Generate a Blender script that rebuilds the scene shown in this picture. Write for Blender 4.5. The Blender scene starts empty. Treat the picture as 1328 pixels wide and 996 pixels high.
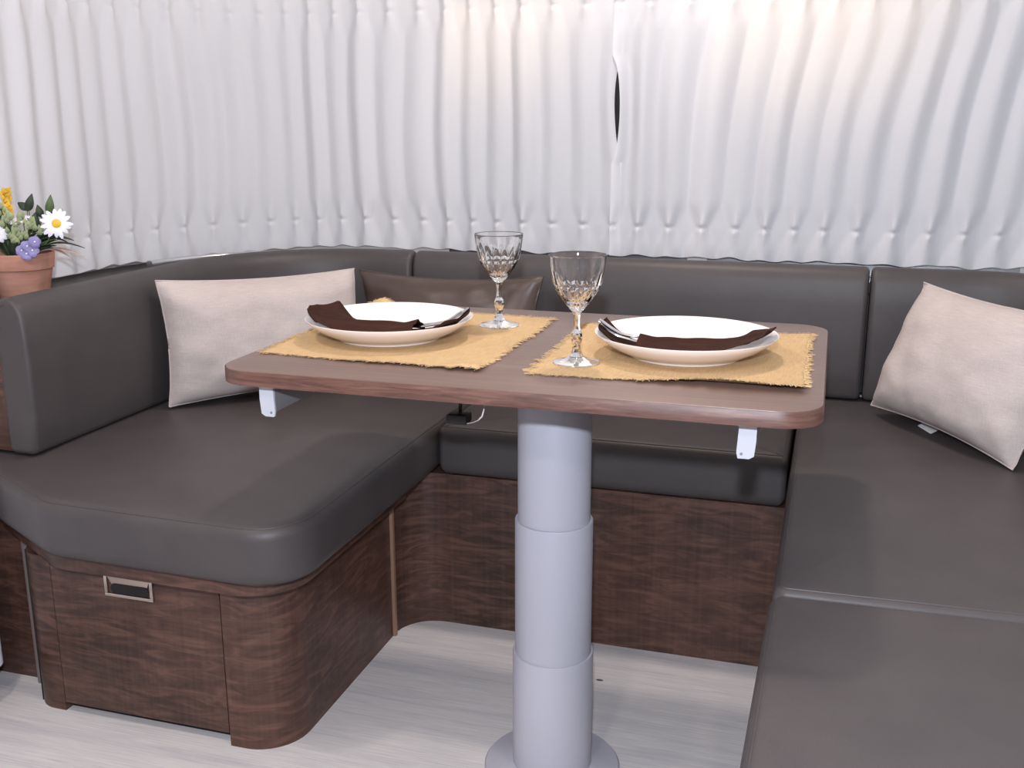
import bpy, math, random
from mathutils import Vector, Matrix, noise
random.seed(7)
sc = bpy.context.scene
COL = sc.collection
PI = math.pi

# ------------------------------------------------------------------ camera
F_PX, PITCH, YAW, CAM_H = 1342.3, math.radians(14.105), math.radians(17.13), 1.0926
ROLL = math.radians(-0.10)
fw = Vector((-math.sin(YAW)*math.cos(PITCH), math.cos(YAW)*math.cos(PITCH), -math.sin(PITCH)))
rt = Vector((math.cos(YAW), math.sin(YAW), 0)); up = rt.cross(fw)
rt2 = rt*math.cos(ROLL) + up*math.sin(ROLL); up2 = -rt*math.sin(ROLL) + up*math.cos(ROLL)
cd = bpy.data.cameras.new('camera'); cam = bpy.data.objects.new('camera', cd); COL.objects.link(cam)
cd.sensor_width = 36.0; cd.lens = 36.0*F_PX/1328.0; cd.clip_start = 0.02
M = Matrix(((rt2.x, up2.x, -fw.x, 0), (rt2.y, up2.y, -fw.y, 0), (rt2.z, up2.z, -fw.z, CAM_H), (0, 0, 0, 1)))
cam.matrix_world = M
sc.camera = cam

# ------------------------------------------------------------------ world, light, exposure
w = bpy.data.worlds.new('world'); sc.world = w; w.use_nodes = True
w.node_tree.nodes['Background'].inputs[0].default_value = (0.76, 0.84, 1.0, 1)
w.node_tree.nodes['Background'].inputs[1].default_value = 0.36
sc.view_settings.view_transform = 'Standard'; sc.view_settings.look = 'None'
sc.view_settings.gamma = 1.0; sc.view_settings.use_curve_mapping = False
sc.view_settings.exposure = 0.36

def lamp(name, kind, loc, power, color, size=.05, target=None, parent=None, shape=None):
    d = bpy.data.lights.new(name, kind); d.energy = power; d.color = color
    if kind in ('POINT', 'SPOT'): d.shadow_soft_size = size
    if kind == 'AREA':
        d.size = size
        if shape: d.shape = shape
    o = bpy.data.objects.new(name, d); COL.objects.link(o); o.location = loc
    if target is not None:
        o.rotation_euler = (Vector(target)-Vector(loc)).to_track_quat('-Z', 'Y').to_euler()
    return o
# the flash on the camera, straight above the lens
fl = lamp('camera_flash', 'SPOT', (-0.01, -0.01, 1.265), 84, (0.80, 0.875, 1.0), .022, target=(-0.55, 2.0, .78))
fl.data.spot_size = math.radians(125); fl.data.spot_blend = .3
# ceiling downlights (fixtures are built further down)
CEIL_Z = 2.10
DOWN = [(-.42, 2.08, 8.0), (-1.15, .80, 6.5), (.32, .80, 3.6), (-.42, -.6, 9)]
for (x, y, pw) in DOWN:
    lamp('downlight_lamp', 'AREA', (x, y, CEIL_Z-.03), pw, (1.0, .87, .79), .14, target=(x, y, 0), shape='DISK')
# warm hall lamps outside the rear windows
for (x, y, z, pw) in ((-.90, 2.94, 1.45, 4.0), (-.06, 2.94, 1.43, 4.6)):
    lamp('hall_lamp', 'POINT', (x, y, z), pw, (1.0, .66, .34), .10)

# ------------------------------------------------------------------ material helpers
def srgb(r, g, b):
    def c(v):
        v /= 255.0
        return v/12.92 if v <= .04045 else ((v+.055)/1.055)**2.4
    return (c(r), c(g), c(b), 1)
class NT:
    def __init__(s, name):
        s.m = bpy.data.materials.new(name); s.m.use_nodes = True
        s.t = s.m.node_tree; s.b = s.t.nodes['Principled BSDF']; s.tc = None
    def n(s, typ, **kw):
        nd = s.t.nodes.new(typ)
        for k, v in kw.items():
            if k in nd.inputs: nd.inputs[k].default_value = v
            else: setattr(nd, k, v)
        return nd
    def l(s, a, b): s.t.links.new(a, b)
    def coord(s, scale=(1, 1, 1), rot=(0, 0, 0)):
        if s.tc is None: s.tc = s.n('ShaderNodeTexCoord')
        mp = s.n('ShaderNodeMapping'); mp.inputs['Scale'].default_value = scale; mp.inputs['Rotation'].default_value = rot
        s.l(s.tc.outputs['Object'], mp.inputs['Vector']); return mp.outputs[0]
    def noise(s, scale=(1, 1, 1), sc=5, detail=3, rough=.5, dist=0, rot=(0, 0, 0)):
        nd = s.n('ShaderNodeTexNoise'); nd.inputs['Scale'].default_value = sc; nd.inputs['Detail'].default_value = detail
        nd.inputs['Roughness'].default_value = rough; nd.inputs['Distortion'].default_value = dist
        s.l(s.coord(scale, rot), nd.inputs['Vector']); return nd.outputs['Fac']
    def ramp(s, fac, stops):
        r = s.n('ShaderNodeValToRGB'); e = r.color_ramp.elements
        while len(e) < len(stops): e.new(.5)
        for i, (p, c) in enumerate(stops): e[i].position = p; e[i].color = c
        s.l(fac, r.inputs[0]); return r.outputs[0]
    def mix(s, fac, a, b, mode='MIX'):
        m = s.n('ShaderNodeMix'); m.data_type = 'RGBA'; m.blend_type = mode
        for i, v in ((0, fac), (6, a), (7, b)):
            if hasattr(v, 'is_linked') or hasattr(v, 'links'): s.l(v, m.inputs[i])
            else: m.inputs[i].default_value = v
        return m.outputs[2]
    def bump(s, h, strength=.2, dist=.002):
        b = s.n('ShaderNodeBump'); b.inputs['Strength'].default_value = strength; b.inputs['Distance'].default_value = dist
        s.l(h, b.inputs['Height']); s.l(b.outputs[0], s.b.inputs['Normal'])
    def base(s, v):
        if hasattr(v, 'links'): s.l(v, s.b.inputs['Base Color'])
        else: s.b.inputs['Base Color'].default_value = v
    def set(s, **kw):
        for k, v in kw.items():
            s.b.inputs[{'rough': 'Roughness', 'metal': 'Metallic', 'spec': 'Specular IOR Level', 'trans': 'Transmission Weight', 'ior': 'IOR', 'sheen': 'Sheen Weight', 'coat': 'Coat Weight'}[k]].default_value = v

def plain(name, col, rough=.5, metal=0, spec=.5, var=0, vs=20):
    t = NT(name)
    if var:
        d = tuple(c*(1-var) for c in col[:3])+(1,); h = tuple(min(1, c*(1+var)) for c in col[:3])+(1,)
        t.base(t.ramp(t.noise(sc=vs), [(.3, d), (.7, h)]))
    else: t.base(col)
    t.set(rough=rough, metal=metal, spec=spec); return t.m

def make_vinyl():
    t = NT('vinyl_taupe')
    t.base(t.ramp(t.noise(sc=9, detail=4), [(.3, srgb(68, 63, 64)), (.7, srgb(75, 70, 70))]))
    t.set(rough=.48, spec=.42)
    v = t.n('ShaderNodeTexVoronoi'); v.inputs['Scale'].default_value = 420
    t.l(t.coord(), v.inputs['Vector'])
    t.bump(v.outputs['Distance'], .22, .0006); return t.m
def make_linen(name, c1, c2):
    t = NT(name)
    a = t.noise((1, 1, 1), 6, 4); wv = t.noise((40, 40, 900), 1, 2); wv2 = t.noise((700, 700, 60), 1, 2)
    m = t.mix(.5, wv, wv2); c = t.ramp(m, [(.35, c1), (.65, c2)])
    d = t.mix(.35, c, t.ramp(a, [(.3, c1), (.7, c2)])); t.base(d)
    t.set(rough=.95, spec=.1); t.bump(m, .35, .001); return t.m
def make_wood():
    t = NT('figured_walnut')
    fig = t.noise((9, 9, 50), 1, 5, .6, 1.5, rot=(.12, .1, 0))
    grain = t.noise((110, 110, 2.2), 1, 4, .6, .2)
    patch = t.noise((3.5, 3.5, 1.5), 1.6, 2)
    c = t.ramp(fig, [(.36, srgb(40, 28, 22)), (.5, srgb(74, 52, 43)), (.64, srgb(112, 80, 67))])
    c2 = t.ramp(grain, [(.3, srgb(54, 40, 34)), (.7, srgb(108, 82, 71))])
    c3 = t.ramp(patch, [(.35, srgb(52, 40, 33)), (.65, srgb(102, 70, 60))])
    t.base(t.mix(.30, t.mix(.28, c, c2), c3)); t.set(rough=.38, spec=.34); t.bump(grain, .08, .0006); return t.m
def make_table_top():
    t = NT('table_laminate')
    g = t.noise((3, 130, 130), 1, 5, .6, .3); p = t.noise((2, 9, 9), 1.5, 3)
    c = t.ramp(g, [(.3, srgb(98, 78, 71)), (.7, srgb(122, 99, 90))])
    t.base(t.mix(.3, c, t.ramp(p, [(.3, srgb(100, 80, 72)), (.7, srgb(126, 103, 94))])))
    t.set(rough=.33, spec=.5); t.bump(g, .06, .0005); return t.m
def make_edge():
    t = NT('edge_banding')
    g = t.noise((14, 14, 160), 1, 5, .65, .6)
    t.base(t.ramp(g, [(.3, srgb(74, 48, 41)), (.55, srgb(104, 72, 62)), (.75, srgb(128, 94, 83))])); t.set(rough=.45); return t.m
def make_floor():
    t = NT('floor_vinyl')
    g = t.noise((9, 300, 1), 1, 5, .7, .25); g2 = t.noise((2.2, 30, 1), 1, 4, .6, .4)
    c = t.ramp(g, [(.32, srgb(172, 169, 173)), (.68, srgb(226, 221, 219))])
    c2 = t.ramp(g2, [(.3, srgb(188, 185, 190)), (.55, srgb(222, 216, 212)), (.75, srgb(205, 203, 206))])
    col = t.mix(.5, c, c2)
    sx = t.n('ShaderNodeSeparateXYZ'); t.l(t.coord(), sx.inputs[0])     # a small dark scuff on the plank
    def m(op, a, b):
        n = t.n('ShaderNodeMath'); n.operation = op
        for i, v in enumerate((a, b)):
            if hasattr(v, 'links'): t.l(v, n.inputs[i])
            else: n.inputs[i].default_value = v
        return n.outputs[0]
    dx = m('DIVIDE', m('ADD', sx.outputs[0], .387), .0075); dy = m('DIVIDE', m('ADD', sx.outputs[1], -1.855), .004)
    r2 = m('ADD', m('MULTIPLY', dx, dx), m('MULTIPLY', dy, dy))
    t.base(t.mix(m('LESS_THAN', r2, 1.0), col, srgb(92, 88, 88)))
    t.set(rough=.5, spec=.35); t.bump(g, .1, .0008); return t.m
def make_curtain():
    t = NT('curtain_cloth')
    wv = t.noise((500, 500, 500), 1, 2)
    col = t.ramp(wv, [(.3, (.87, .885, .935, 1)), (.7, (.90, .915, .96, 1))])
    t.base(col); t.set(rough=.9, spec=.1)
    tr = t.n('ShaderNodeBsdfTranslucent'); tr.inputs['Color'].default_value = (.92, .88, .84, 1)
    mx = t.n('ShaderNodeMixShader'); mx.inputs[0].default_value = .36
    out = t.t.nodes['Material Output']
    t.l(t.b.outputs[0], mx.inputs[1]); t.l(tr.outputs[0], mx.inputs[2]); t.l(mx.outputs[0], out.inputs[0]); return t.m
def make_burlap():
    t = NT('burlap')
    a = t.noise((420, 40, 1), 1, 3); b = t.noise((40, 420, 1), 1, 3); p = t.noise((1, 1, 1), 12, 3)
    m = t.mix(.5, a, b); c = t.ramp(m, [(.36, srgb(180, 150, 110)), (.62, srgb(206, 177, 136))])
    t.base(t.mix(.3, c, t.ramp(p, [(.3, srgb(184, 156, 118)), (.7, srgb(204, 174, 134))])))
    t.set(rough=.95, spec=.1); t.bump(m, .6, .0015); return t.m
def make_glass():
    t = NT('cut_crystal'); t.base((1, 1, 1, 1)); t.set(rough=.02, trans=1.0, ior=1.5); return t.m
def make_pane():
    t = NT('window_glass')
    tr = t.n('ShaderNodeBsdfTransparent'); tr.inputs[0].default_value = (.9, .92, .92, 1)
    gl = t.n('ShaderNodeBsdfGlossy'); gl.inputs['Roughness'].default_value = .02
    fr = t.n('ShaderNodeFresnel'); mx = t.n('ShaderNodeMixShader')
    t.l(fr.outputs[0], mx.inputs[0]); t.l(tr.outputs[0], mx.inputs[1]); t.l(gl.outputs[0], mx.inputs[2])
    t.l(mx.outputs[0], t.t.nodes['Material Output'].inputs[0]); return t.m
def make_terracotta():
    t = NT('terracotta'); n = t.noise(sc=22, detail=4); n2 = t.noise((6, 6, 60), 2, 3)
    t.base(t.mix(.4, t.ramp(n, [(.3, srgb(166, 116, 98)), (.7, srgb(192, 144, 126))]), t.ramp(n2, [(.3, srgb(164, 112, 94)), (.7, srgb(200, 156, 140))])))
    t.set(rough=.85, spec=.2); t.bump(n, .15, .001); return t.m
def make_emit(name, col, s):
    t = NT(name); t.base((.9, .9, .9, 1)); t.b.inputs['Emission Color'].default_value = col; t.b.inputs['Emission Strength'].default_value = s; return t.m

MT = dict(
    vinyl=make_vinyl(), wood=make_wood(), top=make_table_top(), edge=make_edge(), floor=make_floor(), curtain=make_curtain(),
    burlap=make_burlap(), glass=make_glass(), pane=make_pane(), terra=make_terracotta(),
    linen=make_linen('linen_beige', srgb(182, 170, 166), srgb(206, 195, 190)),
    napkin=make_linen('napkin_brown', srgb(48, 28, 22), srgb(66, 42, 34)),
    leather=plain('leather_brown', srgb(76, 62, 57), .38, spec=.5, var=.08, vs=14),
    pole=plain('grey_paint', srgb(172, 171, 181), .42, spec=.4),
    white=plain('white_plastic', srgb(226, 226, 232), .4),
    rail=plain('grey_metal', srgb(150, 148, 150), .4, metal=.4),
    nickel=plain('satin_nickel', srgb(196, 184, 172), .28, metal=1),
    steel=plain('polished_steel', srgb(225, 225, 228), .14, metal=1),
    alu=plain('aluminium', srgb(214, 216, 218), .25, metal=1),
    black=plain('black_plastic', srgb(22, 20, 20), .45),
    dark=plain('dark_recess', srgb(14, 12, 11), .7),
    porcelain=plain('porcelain', srgb(240, 232, 228), .16, spec=.55),
    strip=plain('pale_trim', srgb(150, 118, 98), .4),
    bracket=plain('bracket_white', srgb(196, 197, 204), .45),
    greydark=plain('ledge_dark', srgb(42, 39, 39), .5),
    greystrip=plain('grey_trim', srgb(120, 108, 104), .4),
    wall=plain('wall_white', srgb(214, 212, 210), .6, var=.02),
    ceil=plain('ceiling_white', srgb(226, 222, 216), .7, var=.02),
    hall=plain('hall_dark', srgb(58, 58, 54), .8, var=.05, vs=2),
    soil=plain('soil', srgb(44, 32, 26), .95, var=.3, vs=90),
    leafd=plain('leaf_dark', srgb(46, 58, 40), .55, var=.25, vs=30),
    leafm=plain('leaf_mid', srgb(84, 104, 62), .55, var=.2, vs=30),
    leafl=plain('leaf_pale', srgb(160, 170, 128), .6, var=.15, vs=40),
    stem=plain('stem_green', srgb(104, 118, 74), .6),
    peach=plain('leaf_peach', srgb(214, 184, 172), .6, var=.08, vs=40),
    petal=plain('petal_white', srgb(236, 236, 248), .6),
    yellow=plain('petal_yellow', srgb(232, 186, 62), .6, var=.12, vs=90),
    purple=plain('petal_purple', srgb(146, 138, 188), .6, var=.15, vs=60),
    tagw=plain('tag_cloth', srgb(238, 236, 236), .8),
    lampglow=make_emit('lamp_diffuser', (1, .85, .7, 1), 6.0),
)

# ------------------------------------------------------------------ mesh helpers
class MB:
    def __init__(s): s.v = []; s.f = []
    def add(s, vs, fs):
        b = len(s.v); s.v += [tuple(v) for v in vs]; s.f += [tuple(i+b for i in f) for f in fs]; return s
    def rings(s, rings, closed=True, cap0=False, cap1=False):
        n = len(rings[0]); vs = [p for r in rings for p in r]; fs = []
        for i in range(len(rings)-1):
            for j in range(n if closed else n-1):
                k = (j+1) % n
                fs.append((i*n+j, i*n+k, (i+1)*n+k, (i+1)*n+j))
        if cap0: fs.append(tuple(range(n-1, -1, -1)))
        if cap1: fs.append(tuple(range((len(rings)-1)*n, len(rings)*n)))
        return s.add(vs, fs)
    def lathe(s, prof, c=(0, 0, 0), seg=48, cap=False):
        rs = [[(c[0]+r*math.cos(2*PI*j/seg), c[1]+r*math.sin(2*PI*j/seg), c[2]+z) for j in range(seg)] for r, z in prof]
        return s.rings(rs, True, cap, cap)
    def tube(s, pts, r, seg=8, flat=1.0, upv=(0, 0, 1)):
        pts = [Vector(p) for p in pts]; rs = []
        rr = r if isinstance(r, (list, tuple)) else [r]*len(pts)
        for i, p in enumerate(pts):
            t = (pts[min(i+1, len(pts)-1)]-pts[max(i-1, 0)]).normalized()
            u = Vector(upv); a = t.cross(u)
            if a.length < 1e-4: a = t.cross(Vector((1, 0, 0)))
            a.normalize(); b = a.cross(t)
            rs.append([p+a*rr[i]*math.cos(2*PI*j/seg)+b*rr[i]*flat*math.sin(2*PI*j/seg) for j in range(seg)])
        return s.rings(rs, True, True, True)
    def box(s, x0, x1, y0, y1, z0, z1, r=.0):
        if r <= 0:
            v = [(x, y, z) for z in (z0, z1) for x, y in ((x0, y0), (x1, y0), (x1, y1), (x0, y1))]
            return s.add(v, [(3, 2, 1, 0), (4, 5, 6, 7), (0, 1, 5, 4), (1, 2, 6, 5), (2, 3, 7, 6), (3, 0, 4, 7)])
        return s.prism([(x0, y0), (x1, y0), (x1, y1), (x0, y1)], z0, z1, r, r, 2)
    def prism(s, out, z0, z1, rb=.0, rtp=.0, n=4, crown=0.0):
        rs = []
        def ring(ins, z): return [(p[0], p[1], z) for p in inset(out, ins)]
        if rb > 0:
            for i in range(n+1):
                a = PI/2*i/n; rs.append(ring(rb*(1-math.sin(a)), z0+rb*(1-math.cos(a))))
        else: rs.append(ring(0, z0))
        if rtp > 0:
            for i in range(n+1):
                a = PI/2*i/n; rs.append(ring(rtp*(1-math.cos(a)), z1-rtp*(1-math.sin(a))))
        else: rs.append(ring(0, z1))
        if crown:
            cx = sum(p[0] for p in out)/len(out); cy = sum(p[1] for p in out)/len(out)
            last = rs[-1]
            for k in (.93, .85, .7, .5, .25, .02):
                rs.append([(cx+(p[0]-cx)*k, cy+(p[1]-cy)*k, z1+crown*(1-k**3)) for p in last])
        return s.rings(rs, True, True, True)
    def obj(s, name, mat, parent=None, origin=None, smooth=40, label=None):
        me = bpy.data.meshes.new(name)
        wo = Vector(origin) if origin is not None else Vector((0, 0, 0))
        if parent is not None: wo = WORLD[parent.name]
        me.from_pydata([tuple(Vector(v)-wo) for v in s.v], [], s.f); me.update()
        if smooth:
            me.polygons.foreach_set('use_smooth', [True]*len(me.polygons)); me.set_sharp_from_angle(angle=math.radians(smooth))
        me.materials.append(MT[mat] if isinstance(mat, str) else mat)
        o = bpy.data.objects.new(name, me); COL.objects.link(o)
        if parent is not None: o.parent = parent
        else: o.location = wo
        WORLD[o.name] = wo
        if label: o['label'] = label
        return o
WORLD = {}
def inset(poly, d):
    if d == 0: return list(poly)
    n = len(poly); r = []
    for i in range(n):
        a, b, c = Vector(poly[i-1]), Vector(poly[i]), Vector(poly[(i+1) % n])
        e1 = (b-a).normalized(); e2 = (c-b).normalized()
        n1 = Vector((-e1.y, e1.x)); n2 = Vector((-e2.y, e2.x))
        m = n1+n2; m = m/max(.3, m.dot(m))*2 if m.length > 1e-6 else n1
        m = (n1+n2)/max(.35, 1+n1.dot(n2))
        r.append(tuple(b+m*d))
    return r
def rpoly(pts, n=8):
    """pts: (x, y, radius), counter-clockwise"""
    out = []; N = len(pts)
    for i in range(N):
        p = Vector(pts[i][:2]); r = pts[i][2] if len(pts[i]) > 2 else 0
        if r <= 0: out.append(tuple(p)); continue
        a = (Vector(pts[i-1][:2])-p).normalized(); b = (Vector(pts[(i+1) % N][:2])-p).normalized()
        ang = a.angle(b); t = r/math.tan(ang/2)
        p0 = p+a*t; p1 = p+b*t; c = p+(a+b).normalized()*(r/math.sin(ang/2))
        a0 = math.atan2(p0.y-c.y, p0.x-c.x); a1 = math.atan2(p1.y-c.y, p1.x-c.x)
        da = (a1-a0+PI) % (2*PI)-PI
        m = max(2, int(n*abs(da)/(PI/2)))
        out += [(c.x+r*math.cos(a0+da*k/m), c.y+r*math.sin(a0+da*k/m)) for k in range(m+1)]
    return out
def tag(o, label, cat, group=None, kind=None):
    o['label'] = label
    if cat: o['category'] = cat
    if group: o['group'] = group
    if kind: o['kind'] = kind
    return o
def thing(name, loc, label, cat, group=None):
    o = bpy.data.objects.new(name, None); COL.objects.link(o); o.location = loc; o.empty_display_size = .05
    WORLD[o.name] = Vector(loc); return tag(o, label, cat, group)
def struct(o): o['kind'] = 'structure'; return o

# U-shaped run of the rear lounge (x, y, inward normal, arc length)
def upath(xl, xr, yb, R, yf, step=.02):
    P = []
    def line(a, b, nrm):
        L = math.dist(a, b); k = max(1, int(L/step))
        for i in range(k): P.append((a[0]+(b[0]-a[0])*i/k, a[1]+(b[1]-a[1])*i/k, nrm[0], nrm[1]))
    def arc(cx, cy, a0, a1):
        k = max(4, int(abs(a1-a0)*R/step))
        for i in range(k):
            a = a0+(a1-a0)*i/k; P.append((cx+R*math.cos(a), cy+R*math.sin(a), -math.cos(a), -math.sin(a)))
    line((xl, yf), (xl, yb-R), (1, 0)); arc(xl+R, yb-R, PI, PI/2)
    line((xl+R, yb), (xr-R, yb), (0, -1)); arc(xr-R, yb-R, PI/2, 0)
    line((xr, yb-R), (xr, yf), (-1, 0)); P.append((xr, yf, -1, 0))
    return P
def arclen(P):
    S = [0]
    for i in range(1, len(P)): S.append(S[-1]+math.dist(P[i][:2], P[i-1][:2]))
    return S
class Path:
    def __init__(s, *a, **k): s.P = upath(*a, **k); s.S = arclen(s.P); s.L = s.S[-1]; s.i = 0
    def at(s, t):
        t = min(max(t, 0), s.L); lo, hi = 0, len(s.S)-1
        while hi-lo > 1:
            m = (lo+hi)//2
            if s.S[m] <= t: lo = m
            else: hi = m
        k = (t-s.S[lo])/max(1e-9, s.S[hi]-s.S[lo]); a, b = s.P[lo], s.P[hi]
        v = [a[j]+(b[j]-a[j])*k for j in range(4)]; l = math.hypot(v[2], v[3]); return v[0], v[1], v[2]/l, v[3]/l
    def s_of_x(s, x):       # along the back run
        best = min((i for i in range(len(s.P)) if s.P[i][3] < -.2), key=lambda i: abs(s.P[i][0]-x))
        return s.S[best]+(x-s.P[best][0])

# ------------------------------------------------------------------ setting
floor = struct(MB().box(-2.3, 1.6, -1.6, 2.75, -.05, 0).obj('floor', 'floor', smooth=0))
struct(MB().box(-2.3, 1.6, -1.6, 2.75, CEIL_Z, CEIL_Z+.04).obj('ceiling', 'ceil', smooth=0))
WALL = Path(-1.80, .97, 2.62, .45, -1.6, step=.04)
def band(mb, path, s0, s1, z0, z1, th=.04, step=.06):
    n = max(1, int((s1-s0)/step)); rs = []
    for i in range(n+1):
        x, y, nx, ny = path.at(s0+(s1-s0)*i/n)
        rs.append([(x, y, z0), (x-nx*th, y-ny*th, z0), (x-nx*th, y-ny*th, z1), (x, y, z1)])
    return mb.rings(rs, True, True, True)
sA = 1.6+2.62-.45                        # end of the left straight run
sB = WALL.L-sA
WZ0, WZ1 = .74, 1.43
struct(band(band(MB(), WALL, 0, sA, 0, WZ0), WALL, 0, sA, WZ0, CEIL_Z).obj('wall_left', 'wall'))
struct(band(band(MB(), WALL, sB, WALL.L, 0, WZ0), WALL, sB, WALL.L, WZ0, CEIL_Z).obj('wall_right', 'wall'))
mb = MB(); band(mb, WALL, sA, sB, 0, WZ0); band(mb, WALL, sA, sB, WZ1, CEIL_Z)
wins = [(-.985, -.345), (-.295, .42)]
ws = [(WALL.s_of_x(a), WALL.s_of_x(b)) for a, b in wins]
band(mb, WALL, sA, ws[0][0], WZ0, WZ1); band(mb, WALL, ws[0][1], ws[1][0], WZ0, WZ1); band(mb, WALL, ws[1][1], sB, WZ0, WZ1)
wall_back = struct(mb.obj('wall_back', 'wall'))
for i, (a, b) in enumerate(wins):
    m = MB()
    for (x0, x1, z0, z1) in ((a, b, WZ0, WZ0+.03), (a, b, WZ1-.03, WZ1), (a, a+.025, WZ0+.03, WZ1-.03), (b-.025, b, WZ0+.03, WZ1-.03)):
        m.box(x0, x1, 2.622, 2.65, z0, z1)
    wo = struct(m.obj('window_%d' % (i+1), 'alu', smooth=0))
    MB().box(a+.02, b-.02, 2.634, 2.639, WZ0+.025, WZ1-.025).obj('pane', 'pane', wo, smooth=0)
# dim hall outside
MB().box(-5, 4, 6.0, 6.1, -.05, 3.2).obj('wall_hall', 'hall', smooth=0)['kind'] = 'structure'
MB().box(-5, 4, 2.8, 6.0, -.08, -.03).obj('floor_hall', 'hall', smooth=0)['kind'] = 'structure'
MB().box(-5, 4, 2.8, 6.0, 3.1, 3.2).obj('ceiling_hall', 'hall', smooth=0)['kind'] = 'structure'
# sill ledge behind the backrests with an aluminium nosing
LEDGE = Path(-1.52, .69, 2.522, .38, 1.577)
def sweep(path, prof, s0, s1, rend=0.0, step=.02, nend=6, mb=None):
    """prof: closed loop (d, z), d measured outward from the path face; rounded ends"""
    mb = mb or MB(); cx = sum(p[0] for p in prof)/len(prof); cz = sum(p[1] for p in prof)/len(prof)
    st = []
    if rend:
        for i in range(nend):
            a = PI/2*i/nend; st.append((s0+rend*(1-math.cos(a)), rend*(1-math.sin(a))))
    n = max(1, int((s1-s0-2*rend)/step))
    for i in range(n+1): st.append((s0+rend+(s1-s0-2*rend)*i/n, 0))
    if rend:
        for i in range(1, nend+1):
            a = PI/2*i/nend; st.append((s1-rend+rend*math.sin(a), rend*(1-math.cos(a))))
    rs = []
    for s_, ins in st:
        x, y, nx, ny = path.at(s_); pr = inset(prof, ins) if ins > 1e-6 else prof
        rs.append([(x-nx*d, y-ny*d, z) for d, z in pr])
    return mb.rings(rs, True, True, True)
struct(sweep(LEDGE, [(0, .71), (0.255, .71), (0.255, .735), (0, .735)][::-1], 0, LEDGE.L).obj('trim_1', 'greydark'))
RAILP = Path(-1.645, .80, 2.556, .40, .9)
for i_, (ra, rb_) in enumerate(((1.32, RAILP.s_of_x(-1.04)), (RAILP.s_of_x(.17), RAILP.L-.6))):
    struct(sweep(RAILP, rpoly([(-.010, .736, .004), (.010, .736, .004), (.010, .760, .007), (-.010, .760, .007)], 4), ra, rb_).obj('trim_%d' % (i_+2), 'alu'))

# ------------------------------------------------------------------ curtains
def bumpf(z, a, b):
    if z <= a or z >= b: return 0
    return math.sin(PI*(z-a)/(b-a))
HEM, PINCH, TPINCH, CTOP = .771, .845, 1.372, 1.43
CUR = Path(-1.735, .90, 2.585, .46, 1.0, step=.01)
def sm(a, b, x):
    t = min(1, max(0, (x-a)/(b-a))); return t*t*(3-2*t)
def hsh(i, k=0):
    v = math.sin(i*127.1+k*311.7)*43758.5453; return v-math.floor(v)
def curtain(name, s0, s1, gap_side, seed, pitch, label, yoff):
    mb = MB(); ns = int((s1-s0)/.0036)
    zs = [HEM+(PINCH-.02-HEM)*i/7 for i in range(7)]+[PINCH-.02+.04*i/12 for i in range(12)]
    zs += [PINCH+.02+(TPINCH-.02-PINCH-.02)*i/44 for i in range(44)]+[TPINCH-.02+.04*i/10 for i in range(10)]+[TPINCH+.02+(CTOP-TPINCH-.02)*i/4 for i in range(5)]
    rows = []
    for z in zs:
        row = []
        zz = (z-PINCH)/(TPINCH-PINCH)
        for j in range(ns+1):
            s = s0+(s1-s0)*j/ns; sg = s
            if gap_side:
                e = (s1-s) if gap_side < 0 else (s-s0)
                near = max(0, 1-e/.10)
                kz = math.sin(PI*min(1, max(0, (z-1.0)/.245))**1.2)**.45
                sg = s + gap_side*near*near*kz*.0200 + .020*(1.12-z)*math.exp(-((z-1.12)/.13)**2)*near*near*gap_side*gap_side
            x, y, nx, ny = CUR.at(sg)
            lean = .075*sm(-.65, .05, x)*(1 if ny < -.5 else 0)
            nz = noise.noise(Vector((s*3.1+seed, zz*.9, seed)))
            nz2 = noise.noise(Vector((s*9+seed, zz*1.0, seed+5)))
            mid = max(0.0, math.sin(PI*min(1, max(0, zz))))
            p = (s-lean*zz)/pitch + .30*nz*mid + .04*nz2*mid + .25*noise.noise(Vector((s*4, 3, seed)))
            r = .5+.5*math.cos(2*PI*p)
            ki = round(p); amp = .55+.75*hsh(ki, seed)
            cp = max(math.exp(-((z-PINCH)/.030)**2), math.exp(-((z-TPINCH)/.030)**2))
            pw = .55+.5*hsh(ki, seed+3)+3.2*cp
            d = (.0130+.0055*mid)*amp*(r**pw) + .006*mid*nz2 + .008*mid*nz + .0020*mid*noise.noise(Vector((s*34, zz*.5, seed+9)))
            d += .005*cp*(r**8)
            dz = min(abs(z-PINCH), abs(z-TPINCH))
            d -= .006*math.exp(-(dz/.006)**2)*r**6
            if z < PINCH: d += .003*math.sin(2*PI*p+1.3)*(PINCH-z)/.075
            hem_off = -.024*(1-sm(-1.75, -1.15, x)) if x < 0 else 0
            hz = 0
            if z < HEM+.02: hz = .006*noise.noise(Vector((s*14, 1, seed)))+.003*math.cos(2*PI*p)
            row.append((x+nx*(d+yoff), y+ny*(d+yoff), z+hz*(1-min(1, (z-HEM)/.02))+hem_off*(1-min(1, (z-HEM)/.3))))
        rows.append(row)
    mb.rings(rows, False)
    o = mb.obj(name, 'curtain', origin=(CUR.at((s0+s1)/2)[0], CUR.at((s0+s1)/2)[1], HEM), smooth=180)
    return tag(o, label, 'curtain', 'pleated window curtains')
sgap = CUR.s_of_x(-.522)
curtain('curtain', 0.0, sgap+.012, -1, 2.3, .074, 'white pleated curtain behind the flower pot, wrapping round the curved corner', .0)
curtain('curtain', sgap-.012, CUR.L, 1, 9.7, .074, 'white pleated curtain behind the slanted beige pillow and the straight backrest', .004)

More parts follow.
